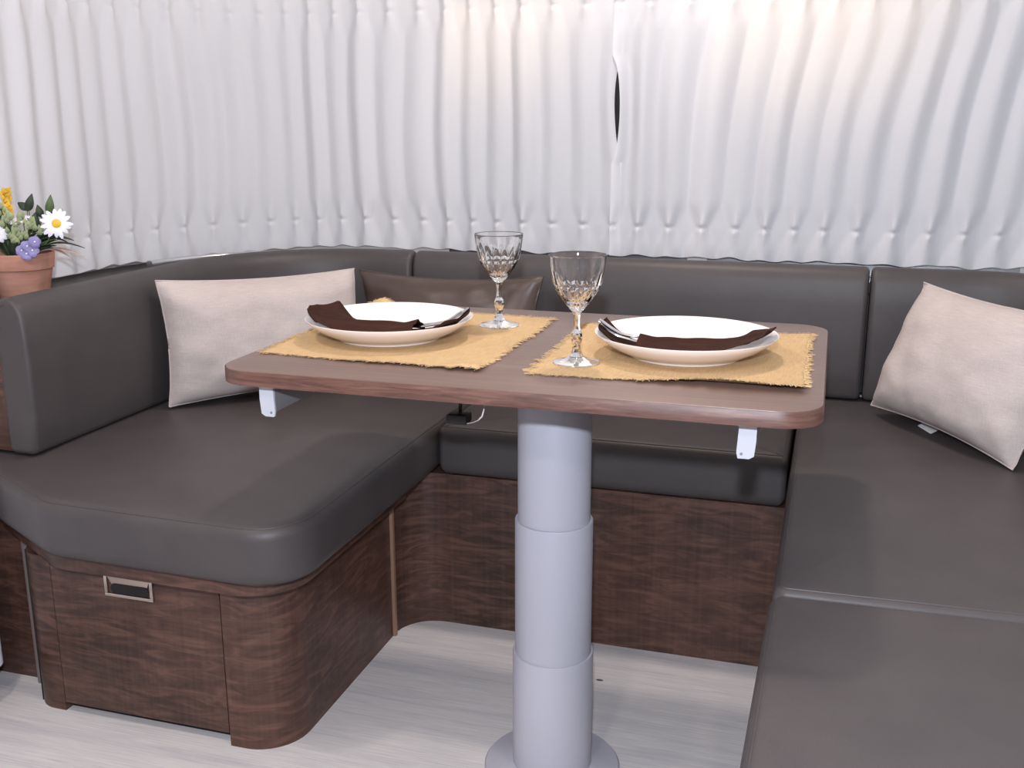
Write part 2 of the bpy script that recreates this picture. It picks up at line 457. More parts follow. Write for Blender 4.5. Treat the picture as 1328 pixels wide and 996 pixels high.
# ------------------------------------------------------------------ lounge cushions
def seamline(out, z, r=.0022, closed=True, k=None):
    m = MB(); pts = [(p[0], p[1], z) for p in out]
    if closed: pts = pts+[pts[0]]
    return m.tube(pts, r, 6)
def cushion(name, pts, z0, z1, r, label, crown=.006, rb=.028, group='seat cushions of the lounge', seam_in=.010, seam_z=.012):
    out = rpoly(pts, 10)
    cx = sum(p[0] for p in out)/len(out); cy = sum(p[1] for p in out)/len(out)
    # subdivide long edges so that the crown bends smoothly
    o2 = []
    for i, p in enumerate(out):
        q = out[(i+1) % len(out)]; L = math.dist(p, q); k = max(1, int(L/.06))
        o2 += [(p[0]+(q[0]-p[0])*t/k, p[1]+(q[1]-p[1])*t/k) for t in range(k)]
    t = thing(name, (cx, cy, z0), label, 'cushion', group)
    MB().prism(o2, z0, z1, rb, r, 6, crown).obj('cushion_body', 'vinyl', t, smooth=60)
    a = math.acos(max(-1, min(1, 1-seam_in/r))) if seam_in < r else PI/2
    zs = z1-r*(1-math.sin(a))
    seamline(inset(o2, seam_in), zs-.0004, .0013).obj('top_seam', 'vinyl', t)
    return t
SZ0, SZ1 = .356, .466
cushion('seat_cushion', [(-.785, 1.350, .10), (-.785, 2.515, .01), (-1.40, 2.515, .25), (-1.62, 2.25, .1), (-1.62, 1.545, .03), (-1.27, 1.362, .10)],
        SZ0, SZ1, .026, 'dark taupe vinyl seat cushion with rounded front on the drawer base')
cushion('seat_cushion', [(-.779, 1.985, .012), (-.052, 1.985, .012), (-.052, 2.515, .01), (-.779, 2.515, .01)],
        SZ0-.002, SZ1, .020, 'dark taupe vinyl seat cushion behind the table column, under the leather pillow')
cushion('seat_cushion', [(-.045, 1.374, .02), (.68, 1.396, .02), (.68, 2.515, .38), (-.045, 2.515, .02)],
        SZ0, SZ1, .019, 'dark taupe vinyl seat cushion carrying the slanted beige pillow', crown=.008)
cushion('seat_cushion', [(-.060, .40, .04), (.68, .40, .04), (.68, 1.3945, .02), (-.048, 1.3725, .025)],
        SZ0, SZ1-.003, .019, 'dark taupe vinyl seat cushion in front of the pillow seat, nothing on it', crown=.004)

BACK = Path(-1.438, .608, 2.440, .33, 1.0)
TH, BZ0, BZ1 = .064, .471, .778
bprof = rpoly([(0, BZ0, .015), (TH, BZ0, .015), (TH, BZ1, .030), (0, BZ1, .034)], 6)
bprof = bprof[::1]
def backrest(s0, s1, label):
    xm, ym, nx, ny = BACK.at((s0+s1)/2)
    t = thing('backrest_cushion', (xm, ym, BZ0), label, 'backrest', 'backrest cushions of the lounge')
    # crowned face: extra loop points
    pr = []
    for i, p in enumerate(bprof):
        q = bprof[(i+1) % len(bprof)]; k = max(1, int(math.dist(p, q)/.05))
        for j in range(k):
            d = p[0]+(q[0]-p[0])*j/k; z = p[1]+(q[1]-p[1])*j/k
            if d < 1e-6: d = -.007*math.sin(PI*(z-BZ0)/(BZ1-BZ0))
            pr.append((d, z))
    pr.reverse()
    pr = pr[::-1]
    sweep(BACK, pr, s0, s1, .012).obj('cushion_body', 'vinyl', t, smooth=70)
    m = MB(); n = max(8, int((s1-s0-.04)/.03))
    m.tube([(lambda a: (a[0]-a[2]*.012, a[1]-a[3]*.012, BZ1-.0105+.0004))(BACK.at(s0+.02+(s1-s0-.04)*i/n)) for i in range(n+1)], .0012, 6)
    m.obj('top_seam', 'vinyl', t)
    return t
sL = BACK.s_of_x(-1.022); sR = BACK.s_of_x(.089)
backrest(.548, sL, 'dark taupe vinyl backrest curving round the corner behind the flower pot side')
backrest(sL+.004, sR-.002, 'long straight dark taupe vinyl backrest behind the table')
backrest(sR+.002, BACK.L-.5, 'dark taupe vinyl backrest behind the slanted beige pillow')

BOARD = Path(-1.438-.068, .608+.068, 2.440+.068, .33+.068, 1.58)  # dark panel added behind the backrests, stands in for shade in their gaps
struct(sweep(BOARD, [(0, .476), (0, .705), (.014, .705), (.014, .476)], 0, BOARD.L).obj('trim_4', 'greydark'))
# ------------------------------------------------------------------ bench bases
def bench_base():
    t = thing('bench_base', (-1.12, 1.9, 0), 'figured walnut bench base with a drawer front and nickel pull', 'cabinet', 'walnut bench bases')
    MB().box(-1.415, -.976, 1.466, 1.905, 0, .316).obj('carcass', 'dark', t, smooth=0)
    MB().prism(rpoly([(-.977, 1.437), (-.862, 1.437, .085), (-.862, 1.905), (-.977, 1.905)], 12), 0, .318).obj('corner_post', 'wood', t)
    MB().prism(rpoly([(-1.344, 1.447), (-1.344, 1.53), (-1.425, 1.53), (-1.425, 1.447, .055)][::1], 10), 0, .318).obj('corner_post', 'wood', t)
    d = MB().box(-1.339, -.983, 1.443, 1.464, .020, .3105, .0020).obj('drawer_front', 'wood', t)
    # recessed pull
    x0, x1, z0, z1, yf = -1.218, -1.116, .262, .304, 1.4415
    p = MB(); fr = .006
    for a in ((x0, x1, z0, z0+fr), (x0, x0+fr, z0+fr, z1), (x1-fr, x1, z0+fr, z1), (x0+fr, x1-fr, z1-fr*.6, z1)):
        p.box(a[0], a[1], yf-.004, yf+.001, a[2], a[3], .001)
    # sloping cup face with slanted cheeks
    p.add([(x0+fr, yf-.003, z1-.003), (x1-fr, yf-.003, z1-.003), (x1-.014, yf-.0005, z0+.023), (x0+.014, yf-.0005, z0+.023)], [(0, 1, 2, 3)])
    h = p.obj('drawer_pull', 'nickel', t, label='satin nickel recessed pull')
    # slot
    sl = rpoly([(x0+.012, z0+.0065, .008), (x1-.010, z0+.0065, .008), (x1-.010, z0+.0245, .008), (x0+.012, z0+.0245, .008)], 5)
    m = MB(); m.rings([[(a, yf-.0022, b) for a, b in sl], [(a, yf-.0005, b) for a, b in sl]], True, True, True)
    m.obj('finger_slot', 'dark', h)
    MB().prism(rpoly([(-.862, 1.905), (-.855, 1.905), (-.855, 1.914), (-.862, 1.914)]), 0, .335).obj('joint_strip', 'strip', t, smooth=0, label='pale joint strip')
    out = rpoly([(-.825, 1.392, .10), (-.825, 1.912), (-1.60, 1.912), (-1.60, 1.575), (-1.285, 1.398, .10)], 10)
    MB().prism(out, .3225, .355, .002, .002, 2).obj('top_board', 'wood', t)
    return t
bench_base()
t = thing('bench_base', (-.43, 2.1, 0), 'figured walnut bench front behind the table column, curved into the corner', 'cabinet', 'walnut bench bases')
arc = [(-.775+.087*math.cos(math.radians(a)), 1.916+.087*math.sin(math.radians(a))) for a in range(180, 89, -9)]
front = arc+[(-.034, 2.003)]
poly = front+[(-.034, 2.03)]+[(-.775, 2.03), (-.885, 2.03), (-.885, 1.916)]
MB().prism(poly, 0, .353).obj('front_panel', 'wood', t)
MB().box(-.88, -.036, 2.031, 2.40, 0, .352).obj('carcass', 'wood', t, smooth=0)
t = thing('bench_base', (.4, 1.4, 0), 'figured walnut bench base under the cushion with the slanted beige pillow', 'cabinet', 'walnut bench bases')
MB().prism(rpoly([(-.028, .45, .04), (.95, .45), (.95, 2.40, .38), (-.028, 2.40)], 6), 0, .355).obj('carcass', 'wood', t)
MB().box(-.034, -.0275, .52, 1.93, .02, .31, .002).obj('side_panel', 'wood', t)

# walnut partition beyond the drawer base, with its grey edge strip
t = thing('partition', (-1.6, 1.55, 0), 'dark walnut partition beside the drawer base, below the flower pot', 'partition')
MB().box(-1.80, -1.468, 1.531, 1.551, 0, .345, .001).obj('lower_panel', 'wood', t)
MB().prism(rpoly([(-1.470, 1.514, .003), (-1.455, 1.514, .003), (-1.455, 1.531), (-1.470, 1.531)], 3), 0, .345).obj('edge_strip', 'greystrip', t)
MB().box(-1.80, -1.490, 1.556, 1.576, .474, .735, .002).obj('upper_panel', 'wood', t)
# white cupboard at the very edge of the photograph
t = thing('white_cupboard', (-1.66, 1.15, 0), 'glossy white cupboard corner standing beside the dark walnut partition', 'cupboard')
MB().prism(rpoly([(-1.79, .75), (-1.477, .75, .02), (-1.477, 1.455, .02), (-1.79, 1.455)], 5), .075, .44, .006, .006, 3).obj('cupboard_body', 'white', t)
MB().box(-1.77, -1.54, .78, 1.43, 0, .076).obj('plinth', 'dark', t, smooth=0)

# ------------------------------------------------------------------ table
TX0, TX1, TY0, TY1, TZ = -.872, .006, 1.300, 1.918, .74
PX, PY = -.405, 1.548
t = thing('dining_table', (PX, PY, 0), 'walnut laminate pedestal table on a grey telescopic column', 'table')
tout = rpoly([(TX0, TY0, .058), (TX1, TY0, .058), (TX1, TY1, .058), (TX0, TY1, .058)], 10)
tt = MB().prism(inset(tout, .0012), TZ-.0216, TZ, 0, .0008, 2).obj('table_top', 'top', t)
m = MB(); o1, o0 = tout, inset(tout, .0011)
zb, zt_ = TZ-.0222, TZ-.0006
m.rings([[(p[0], p[1], zb) for p in o0], [(p[0], p[1], zb) for p in o1], [(p[0], p[1], zt_-.001) for p in o1], [(p[0], p[1], zt_) for p in inset(tout, .0008)]], True)
m.obj('edge_band', 'edge', tt, label='reddish brown edge band')
# each tube keeps a wall thickness and a small rounded lip
for (r, z0, z1) in ((.0598, .42, .715), (.0645, .18, .464), (.0685, .008, .227)):
    MB().lathe([(r-.006, z0), (r, z0), (r, z1-.0025), (r-.0008, z1-.0006), (r-.003, z1), (r-.0064, z1-.001), (r-.0064, z1-.012)], (PX, PY, 0), 64).obj('column_tube', 'pole', t)
MB().lathe([(.0, .0), (.118, .0), (.118, .006), (.115, .010), (.080, .013), (.072, .016), (.060, .016)], (PX, PY, 0), 64).obj('base_flange', 'pole', t)
MB().lathe([(0, .703), (.062, .703), (.062, .708), (.10, .708), (.10, .7182), (0, .7182)], (PX, PY, 0), 48).obj('mounting_plate', 'black', t)
for sx, xc in ((1, -.7965), (-1, -.0885)):
    y0 = 1.331
    prof = [(-.0125, .7175), (.0185, .7175), (.0185, .7125), (.0105, .708), (.0125, .672), (.0105, .664), (-.004, .664), (-.0105, .668), (-.0125, .69)]
    if sx < 0: prof = [(-a, b) for a, b in prof][::-1]
    m = MB(); m.rings([[(xc+a, y0, b) for a, b in prof], [(xc+a, y0+.004, b) for a, b in prof]], True, True, True)
    br = m.obj('support_bracket', 'bracket', t, label='white bracket end plate')
    MB().lathe([(0, 0), (.0016, 0), (.0016, .0006), (0, .0008)], (0, 0, 0), 12)
    s_ = MB()
    s_.rings([[(xc+sx*.006+.002*math.cos(a*PI/5), y0-.0006+e, .6705+.002*math.sin(a*PI/5)) for a in range(10)] for e in (0, .0006)], True, True, True)
    s_.obj('screw', 'rail', br)
    MB().box(xc-.010, xc+.0115, y0+.004, 1.62, .670, .712, .002).obj('support_rail', 'rail', t)
    MB().box(xc-.012, xc+.030, y0+.02, 1.60, .705, .7178).obj('rail_guide', 'black', t, smooth=0)
lv = MB(); lv.box(-.602, -.567, 1.575, 1.605, .600, .617, .003)
lv.box(-.587, -.583, 1.596, 1.602, .615, .7175, .001)
lo = lv.obj('release_lever', 'black', t, label='black release lever under the table')
MB().tube([(-.568, 1.585, .602), (-.558, 1.585, .6045), (-.548, 1.585, .609), (-.541, 1.585, .616), (-.537, 1.585, .63), (-.537, 1.585, .717)], .0016, 8).obj('lever_wire', 'steel', lo)

# ------------------------------------------------------------------ pillows
def pillow(name, A, B, C, mat, thick, label, cat_group, ear=.10, lean_noise=0, seed=1, D=None):
    """A bottom-left, B bottom-right, C top-left (as seen from the aisle); front bulges towards the camera"""
    A, B, C = Vector(A), Vector(B), Vector(C); D = Vector(D) if D is not None else B+C-A
    nrm = (B-A).cross(C-A).normalized()
    N = 36; mbp = MB(); mid = (A+B+C+D)/4
    def P(u, v, side):
        # concave outline between pointed corners
        uu = u*(1-ear*(1-v*v)**1.0*.55*abs(u)**3); vv = v*(1-ear*(1-u*u)*.75*abs(v)**3)
        a, b = (uu+1)/2, (vv+1)/2
        p = A*(1-a)*(1-b)+B*a*(1-b)+C*(1-a)*b+D*a*b
        tk = ((1-abs(u)**2.6)*(1-abs(v)**2.6))**.55*thick/2
        wr = (.008*noise.noise(Vector((u*2.2+seed, v*2.2, side)))+.004*noise.noise(Vector((u*5+seed, v*4, side+3))))*min(1, tk/.02)
        edge = .004*noise.noise(Vector((u*5+seed, v*5, 2)))*(abs(u)**8+abs(v)**8)
        return p+nrm*side*(tk+wr)+nrm*edge
    for side in (1, -1):
        vs = [P(-1+2*i/N, -1+2*j/N, side) for j in range(N+1) for i in range(N+1)]
        fs = []
        for j in range(N):
            for i in range(N):
                q = (j*(N+1)+i, j*(N+1)+i+1, (j+1)*(N+1)+i+1, (j+1)*(N+1)+i)
                fs.append(q if side > 0 else q[::-1])
        mbp.add(vs, fs)
    zmin = min(v[2] for v in mbp.v)
    t = thing(name, (mid.x, mid.y, zmin), label, 'pillow', cat_group)
    mbp.obj('pillow_cover', mat, t, smooth=60)
    # edge seam running round the cover
    rim = [(-1+2*i/24, -1) for i in range(24)]+[(1, -1+2*i/24) for i in range(24)]+[(1-2*i/24, 1) for i in range(24)]+[(-1, 1-2*i/24) for i in range(25)]
    pts = [(P(u, v, 1)+P(u, v, -1))/2 for u, v in rim]
    MB().tube(pts, .0018, 6).obj('edge_seam', mat, t)
    return t
pillow('throw_pillow', (-1.395, 1.915, .478), (-1.075, 2.285, .476), (-1.415, 1.930, .760), 'linen', .155,
       'beige linen pillow upright in the curved corner', 'beige linen pillows', .10, seed=1, D=(-1.112, 2.300, .750))
pillow('lumbar_pillow', (-1.115, 2.318, .478), (-.655, 2.318, .478), (-1.140, 2.385, .735), 'leather', .085,
       'dark brown leather lumbar pillow propped between the backrest and the plates', None, .16, seed=4, D=(-.655, 2.385, .737))
rp = pillow('throw_pillow', (.108, 2.330, .492), (.345, 1.985, .478), (.196, 2.378, .760), 'linen', .155,
       'beige linen pillow slanted against the backrest, white care tag below it', 'beige linen pillows', .12, seed=8, D=(.470, 2.00, .755))
MB().add([(.200, 2.250, .4745), (.222, 2.200, .4735), (.240, 2.215, .480), (.216, 2.262, .482), (.200, 2.250, .4752), (.222, 2.200, .4742), (.240, 2.215, .4807), (.216, 2.262, .4827)],
         [(3, 2, 1, 0), (4, 5, 6, 7), (0, 1, 5, 4), (1, 2, 6, 5), (2, 3, 7, 6), (3, 0, 4, 7)]).obj('care_tag', 'tagw', rp, smooth=0, label='white care tag')

# ------------------------------------------------------------------ place settings
def placemat(x0, x1, y0, y1, seed, label, lifts, skew=0.0):
    rnd = random.Random(seed)
    t = thing('placemat', ((x0+x1)/2, (y0+y1)/2, TZ), label, 'placemat', 'burlap placemats')
    nx, ny = 90, 90
    def hz(x, y):
        h = .0002+.0003*(1+noise.noise(Vector((x*30, y*30, seed))))
        for (lx, ly, rx, ry, hh) in lifts:
            h += hh*math.exp(-((x-lx)/rx)**2-((y-ly)/ry)**2)
        return h
    def wob(a, k): return .006*noise.noise(Vector((a*8, k, seed)))+.0090*noise.noise(Vector((a*60, k, seed)))
    vs = []
    for j in range(ny+1):
        for i in range(nx+1):
            u, v = i/nx, j/ny
            x = x0+(x1-x0)*u; y = y0+(y1-y0)*v+skew*(u-.5)
            x += wob(y, 1)*max(0, 1-u*9)+wob(y, 2)*max(0, 1-(1-u)*9); y += wob(x, 3)*max(0, 1-v*9)+wob(x, 4)*max(0, 1-(1-v)*9)
            vs.append((x, y, TZ+hz(x, y)))
    m = MB(); m.add(vs, [(j*(nx+1)+i, j*(nx+1)+i+1, (j+1)*(nx+1)+i+1, (j+1)*(nx+1)+i) for j in range(ny) for i in range(nx)])
    o = m.obj('burlap_cloth', 'burlap', t, smooth=60)
    md = o.modifiers.new('solid', 'SOLIDIFY'); md.thickness = .0014; md.offset = 1
    f = MB(); edge = []
    for i in range(nx*3+1):
        q = i/3
        k = min(nx-1, int(q)); fr = q-k
        def lerp(a, b): return [vs[a][c]+(vs[b][c]-vs[a][c])*fr for c in range(3)]
        edge += [(lerp(k, k+1), (0, -1)), (lerp(ny*(nx+1)+k, ny*(nx+1)+k+1), (0, 1)),
                 (lerp(k*(nx+1), (k+1)*(nx+1)), (-1, 0)), (lerp(k*(nx+1)+nx, (k+1)*(nx+1)+nx), (1, 0))]
    for (p, n_) in edge:
        L = rnd.uniform(.003, .0105); a = rnd.uniform(-.5, .5)
        d = Vector((n_[0]*math.cos(a)-n_[1]*math.sin(a), n_[0]*math.sin(a)+n_[1]*math.cos(a), 0))
        s = Vector(p)+Vector((0, 0, .0011)); lift = rnd.uniform(-.0006, .0018)
        e = s+d*L+Vector((0, 0, lift)); mid = s+d*L*.5+Vector((0, 0, max(0, lift)))
        f.tube([s, mid, e], .00055, 3)
    fo = f.obj('fringe', 'burlap', t, smooth=60); fo['kind'] = 'stuff'
    return t
placemat(-.858, -.484, 1.406, 1.842, 3, 'tan burlap placemat beside the curved-corner pillow, glass on its back corner', [(-.50, 1.41, .035, .02, .006), (-.835, 1.850, .030, .020, .019), (-.62, 1.40, .10, .015, .003)], -.022)
placemat(-.410, -.024, 1.404, 1.802, 11, 'tan burlap placemat on the slanted-pillow side of the table, glass on its front corner', [(-.12, 1.40, .10, .022, .012), (-.03, 1.42, .03, .04, .004), (-.03, 1.78, .03, .05, .004)])

PLZ = TZ+.0024
PR = .1445
prof = [(0, .0095), (.055, .0095), (.082, .0105), (.104, .0150), (.122, .0225), (.136, .0310), (.1425, .0355), (.1445, .0352), (.1440, .0335), (.134, .0250), (.118, .0145), (.102, .0070), (.094, .0050), (.0905, .0020), (.0895, 0), (.0865, 0), (.084, .0030), (0, .0032)]
prof = [(r*.978, z) for r, z in prof]
def plate_h(r):
    for (a, b), (c, d) in zip(prof[:6], prof[1:7]):
        if a <= r <= c: return b+(d-b)*(r-a)/(c-a)
    return prof[6][1]
for (cx, cy, lab) in ((-.707, 1.590, 'round white porcelain plate on the placemat beside the curved-corner pillow'), (-.2075, 1.593, 'round white porcelain plate on the placemat on the slanted-pillow side of the table')):
    o = MB().lathe(prof, (cx, cy, PLZ), 72).obj('dinner_plate', 'porcelain', origin=(cx, cy, PLZ), smooth=50)
    tag(o, lab, 'plate', 'white dinner plates')

def napkin(cx, cy, flip, rot, seed, label, ear_h):
    c, s = math.cos(rot), math.sin(rot)
    def place(x, y, z): x *= flip; return (cx+c*x-s*y, cy+s*x+c*y, PLZ+z)
    m = MB()
    def layer(u0, u1, wf, hf, nu=48, nv=24):
        vs = []
        for i in range(nu+1):
            u = u0+(u1-u0)*i/nu
            for j in range(nv+1):
                v = -1+2*j/nv
                x = u*.140; w0, w1 = wf(u); y = (w0+w1)/2+(w1-w0)/2*v
                r = math.hypot(x, y); k = min(1, .1355/max(r, 1e-6))
                vs.append(place(x*k, y*k, plate_h(min(r, .1355))+hf(u, v)))
        m.add(vs, [(i*(nv+1)+j, (i+1)*(nv+1)+j, (i+1)*(nv+1)+j+1, i*(nv+1)+j+1) for i in range(nu) for j in range(nv)])
    def nz(u, v, a): return noise.noise(Vector((u*3+seed, v*2.5, a)))
    # tail under the cutlery
    layer(.0, 1.02, lambda u: (-.092, -.012+.050*u), lambda u, v: .0025+.002*(1+nz(u, v, 1))+.007*max(0, v)**3*sm(.5, 1, u)+.005*sm(.75, 1, u)-.002*v*sm(.5, 1, u))
    # wrapped pocket with a flared end
    def wf(u):
        f = sm(-.15, -.75, u)
        return (-.105, .004+.040*f*(1-.6*sm(-.80, -1., u))-.012*sm(.1, .45, u))
    def hf(u, v):
        bulge = .0150*max(0, 1-abs(v)**2.4)*(1-.5*sm(-.45, -1, u))
        ear = ear_h*math.exp(-(abs(u+.72)/.15)**1.4)*max(0, (v+.25)/1.25)**1.5
        mouth = .005*sm(.25, .45, u)*(1-v*v)
        return .007+bulge+ear+mouth+.003*nz(u, v, 3)+.0020*math.sin(v*8+u*3)*(1-v*v)+.004*sm(-.8, -1, u)
    layer(-1.02, .45, wf, hf)
    o = m.obj('napkin', 'napkin', origin=(cx, cy, PLZ), smooth=80)
    md = o.modifiers.new('solid', 'SOLIDIFY'); md.thickness = .0016; md.offset = 0
    return tag(o, label, 'napkin', 'folded brown napkins')
napkin(-.707, 1.590, 1, math.radians(9), 2, 'dark brown folded napkin on the plate beside the curved-corner pillow', .026)
napkin(-.2075, 1.593, -1, math.radians(2), 5, 'dark brown folded napkin on the plate on the slanted-pillow side of the table', .008)

def cutlery(cx, cy, flip, rot, kind, y0, ang, label):
    """handle points outwards along x, head hides inside the napkin pocket"""
    ca, sa = math.cos(ang), math.sin(ang); c, s = math.cos(rot), math.sin(rot)
    def pl(x, y, z):
        X = ca*x-sa*y; Y = sa*x+ca*y+y0; X *= flip
        return (cx+c*X-s*Y, cy+s*X+c*Y, PLZ+z)
    def zz(x, y):
        X, Y, _ = pl(x, y, 0); r = math.hypot(X-cx, Y-cy); return plate_h(min(r, .1390))+(.0105 if kind == 'fork' else .0140)
    t = thing(kind, pl(.05, 0, .012), label, kind, None)
    n = 20; xe = .02
    while xe < .16:
        X, Y, _ = pl(xe, 0, 0)
        if math.hypot(X-cx, Y-cy) > .134: break
        xe += .002
    x0 = xe-.125; xs = [x0+.125*i/n for i in range(n+1)]
    m = MB(); rs = []
    for i, x in enumerate(xs):
        k = i/n; wd = .0030+.0042*sm(.35, .95, k); th = .0014
        if i == n: wd *= .55
        z = zz(x, 0)+.0025*math.sin(PI*k)+(.005*sm(.7, 1, k))
        rs.append([pl(x, -wd, z), pl(x, -wd*.6, z+th), pl(x, wd*.6, z+th), pl(x, wd, z), pl(x, wd*.6, z-th), pl(x, -wd*.6, z-th)])
    m.rings(rs, True, True, True).obj('handle', 'steel', t)
    zb = zz(x0, 0)-.0008
    if kind == 'fork':
        h = MB(); h.rings([[pl(x0+x, -w_, zb), pl(x0+x, -w_, zb+.0016), pl(x0+x, w_, zb+.0016), pl(x0+x, w_, zb)] for x, w_ in ((0, .003), (-.008, .009), (-.025, .0105), (-.032, .0105))], True, True, True)
        h.obj('fork_head', 'steel', t)
        for q in range(4):
            y = -.0088+.00587*q
            MB().tube([pl(x0-.031, y, zb+.001), pl(x0-.050, y, zb+.0015), pl(x0-.064, y*.96, zb+.002)], [.0013, .0012, .0006], 6).obj('tine', 'steel', t)
    else:
        h = MB(); h.rings([[pl(x0+x, -w0, zb+.0002), pl(x0+x, -w0, zb+.0016), pl(x0+x, w1, zb+.0012), pl(x0+x, w1, zb+.0004)] for x, w0, w1 in ((0, .003, .003), (-.010, .008, .006), (-.050, .009, .007), (-.064, .008, .004), (-.07, .001, .002))], True, True, True)
        h.obj('blade', 'steel', t)
    return t
cutlery(-.707, 1.590, 1, math.radians(9), 'knife', -.052, math.radians(8), 'steel table knife in the napkin beside the curved-corner pillow')
cutlery(-.707, 1.590, 1, math.radians(9), 'fork', -.022, math.radians(20), 'steel fork in the napkin beside the curved-corner pillow')
cutlery(-.2075, 1.593, -1, math.radians(2), 'fork', -.066, math.radians(24), 'steel fork in the napkin on the slanted-pillow side of the table')
cutlery(-.2075, 1.593, -1, math.radians(2), 'knife', -.020, math.radians(4), 'steel table knife in the napkin on the slanted-pillow side of the table')

# ------------------------------------------------------------------ cut crystal goblets
def goblet(cx, cy, label):
    z0 = TZ+.0024
    t = thing('wine_glass', (cx, cy, z0), label, 'wine glass', 'cut crystal goblets')
    seg = 96
    def ring(r, z, cut=0, ph=0, n=16):
        out = []
        for j in range(seg):
            a = 2*PI*j/seg; f = abs(((a*n/(2*PI)+ph) % 1)-.5)*2
            out.append((cx+(r-cut*f)*math.cos(a), cy+(r-cut*f)*math.sin(a), z0+z))
        return out
    H0, H1 = .078, .1635
    outp = [(.0068, .0775, .0003), (.0115, .0825, .0010), (.0170, .089, .0018), (.0228, .097, .0024), (.0282, .1045, .0026), (.0330, .112, .0026), (.0358, .119, .0024), (.0378, .127, .0018), (.0392, .135, .0010), (.0402, .142, .0002), (.0418, .153, 0), (.0430, .1625, 0), (.0428, .1637, 0), (.0420, .1637, 0), (.0417, .1625, 0),
            (.0404, .152, 0), (.0386, .141, 0), (.0370, .133, 0), (.0344, .123, 0), (.0312, .114, 0), (.0262, .106, 0), (.0200, .0985, 0), (.0130, .0925, 0), (.003, .0895, 0)]
    ph = [0, .5, 0, .5, 0, .5, 0, 0, 0, 0]+[0]*20
    # alternating facets: each ring of the cut zone shifts by half a facet
    b = MB(); b.rings([ring(r, z, c_, ph[i], 16) for i, (r, z, c_) in enumerate(outp)], True, True, True)
    b.obj('bowl', 'glass', t, smooth=12, label='cut crystal bowl')
    st = [(.0068, .0782), (.0052, .074), (.0046, .066), (.0046, .056), (.0056, .050), (.0078, .046), (.0088, .041), (.0088, .037), (.0074, .032), (.0058, .028), (.0062, .022), (.0085, .015), (.0115, .0105)]
    b = MB()
    b.rings([[(cx+r*math.cos(2*PI*(j+.5*(i % 2))/8), cy+r*math.sin(2*PI*(j+.5*(i % 2))/8), z0+z) for j in range(8)] for i, (r, z) in enumerate(st)], True, True, True)
    b.obj('stem', 'glass', t, smooth=10)
    b = MB(); b.rings([ring(r, z, c_, 0, 16) for r, z, c_ in ((.003, .0104, 0), (.0115, .0100, 0), (.018, .0064, .0004), (.028, .0036, .0006), (.0345, .0022, .0005), (.0360, .0012, 0), (.0355, .0001, 0), (.003, .0001, 0))], True, True, True)
    b.obj('foot', 'glass', t, smooth=15)
    return t
goblet(-.5595, 1.738, 'cut crystal goblet at the back corner of its placemat, in front of the leather pillow')
goblet(-.3565, 1.487, 'cut crystal goblet at the front corner of its placemat, near the table edge')

# ------------------------------------------------------------------ potted flowers
def leaf(t, base, tip, wid, mat, bend=.01, name='leaf', side=(0, 0, 1), parentname=None):
    base, tip = Vector(base), Vector(tip); d = tip-base; L = d.length
    view = Vector((-base.x, -base.y, CAM_H-base.z)).normalized()
    sd = d.cross(Vector(side)) if side != 'view' else d.cross(view)
    if sd.length < 1e-5: sd = Vector((1, 0, 0))
    sd.normalize(); nr = sd.cross(d).normalized()
    n = 8; vs = []
    for i in range(n+1):
        k = i/n; w_ = wid*(math.sin(PI*min(1, k**.75))**.9 if 0 < k < 1 else .02)
        c = base+d*k+nr*bend*math.sin(PI*k)
        vs += [c-sd*w_+nr*w_*.25, c-nr*.0004, c+sd*w_+nr*w_*.25]
    fs = []
    for i in range(n):
        a = i*3; fs += [(a, a+1, a+4, a+3), (a+1, a+2, a+5, a+4)]
    o = MB().add(vs, fs).obj(name, mat, t, smooth=60)
    md = o.modifiers.new('solid', 'SOLIDIFY'); md.thickness = .0008; return o
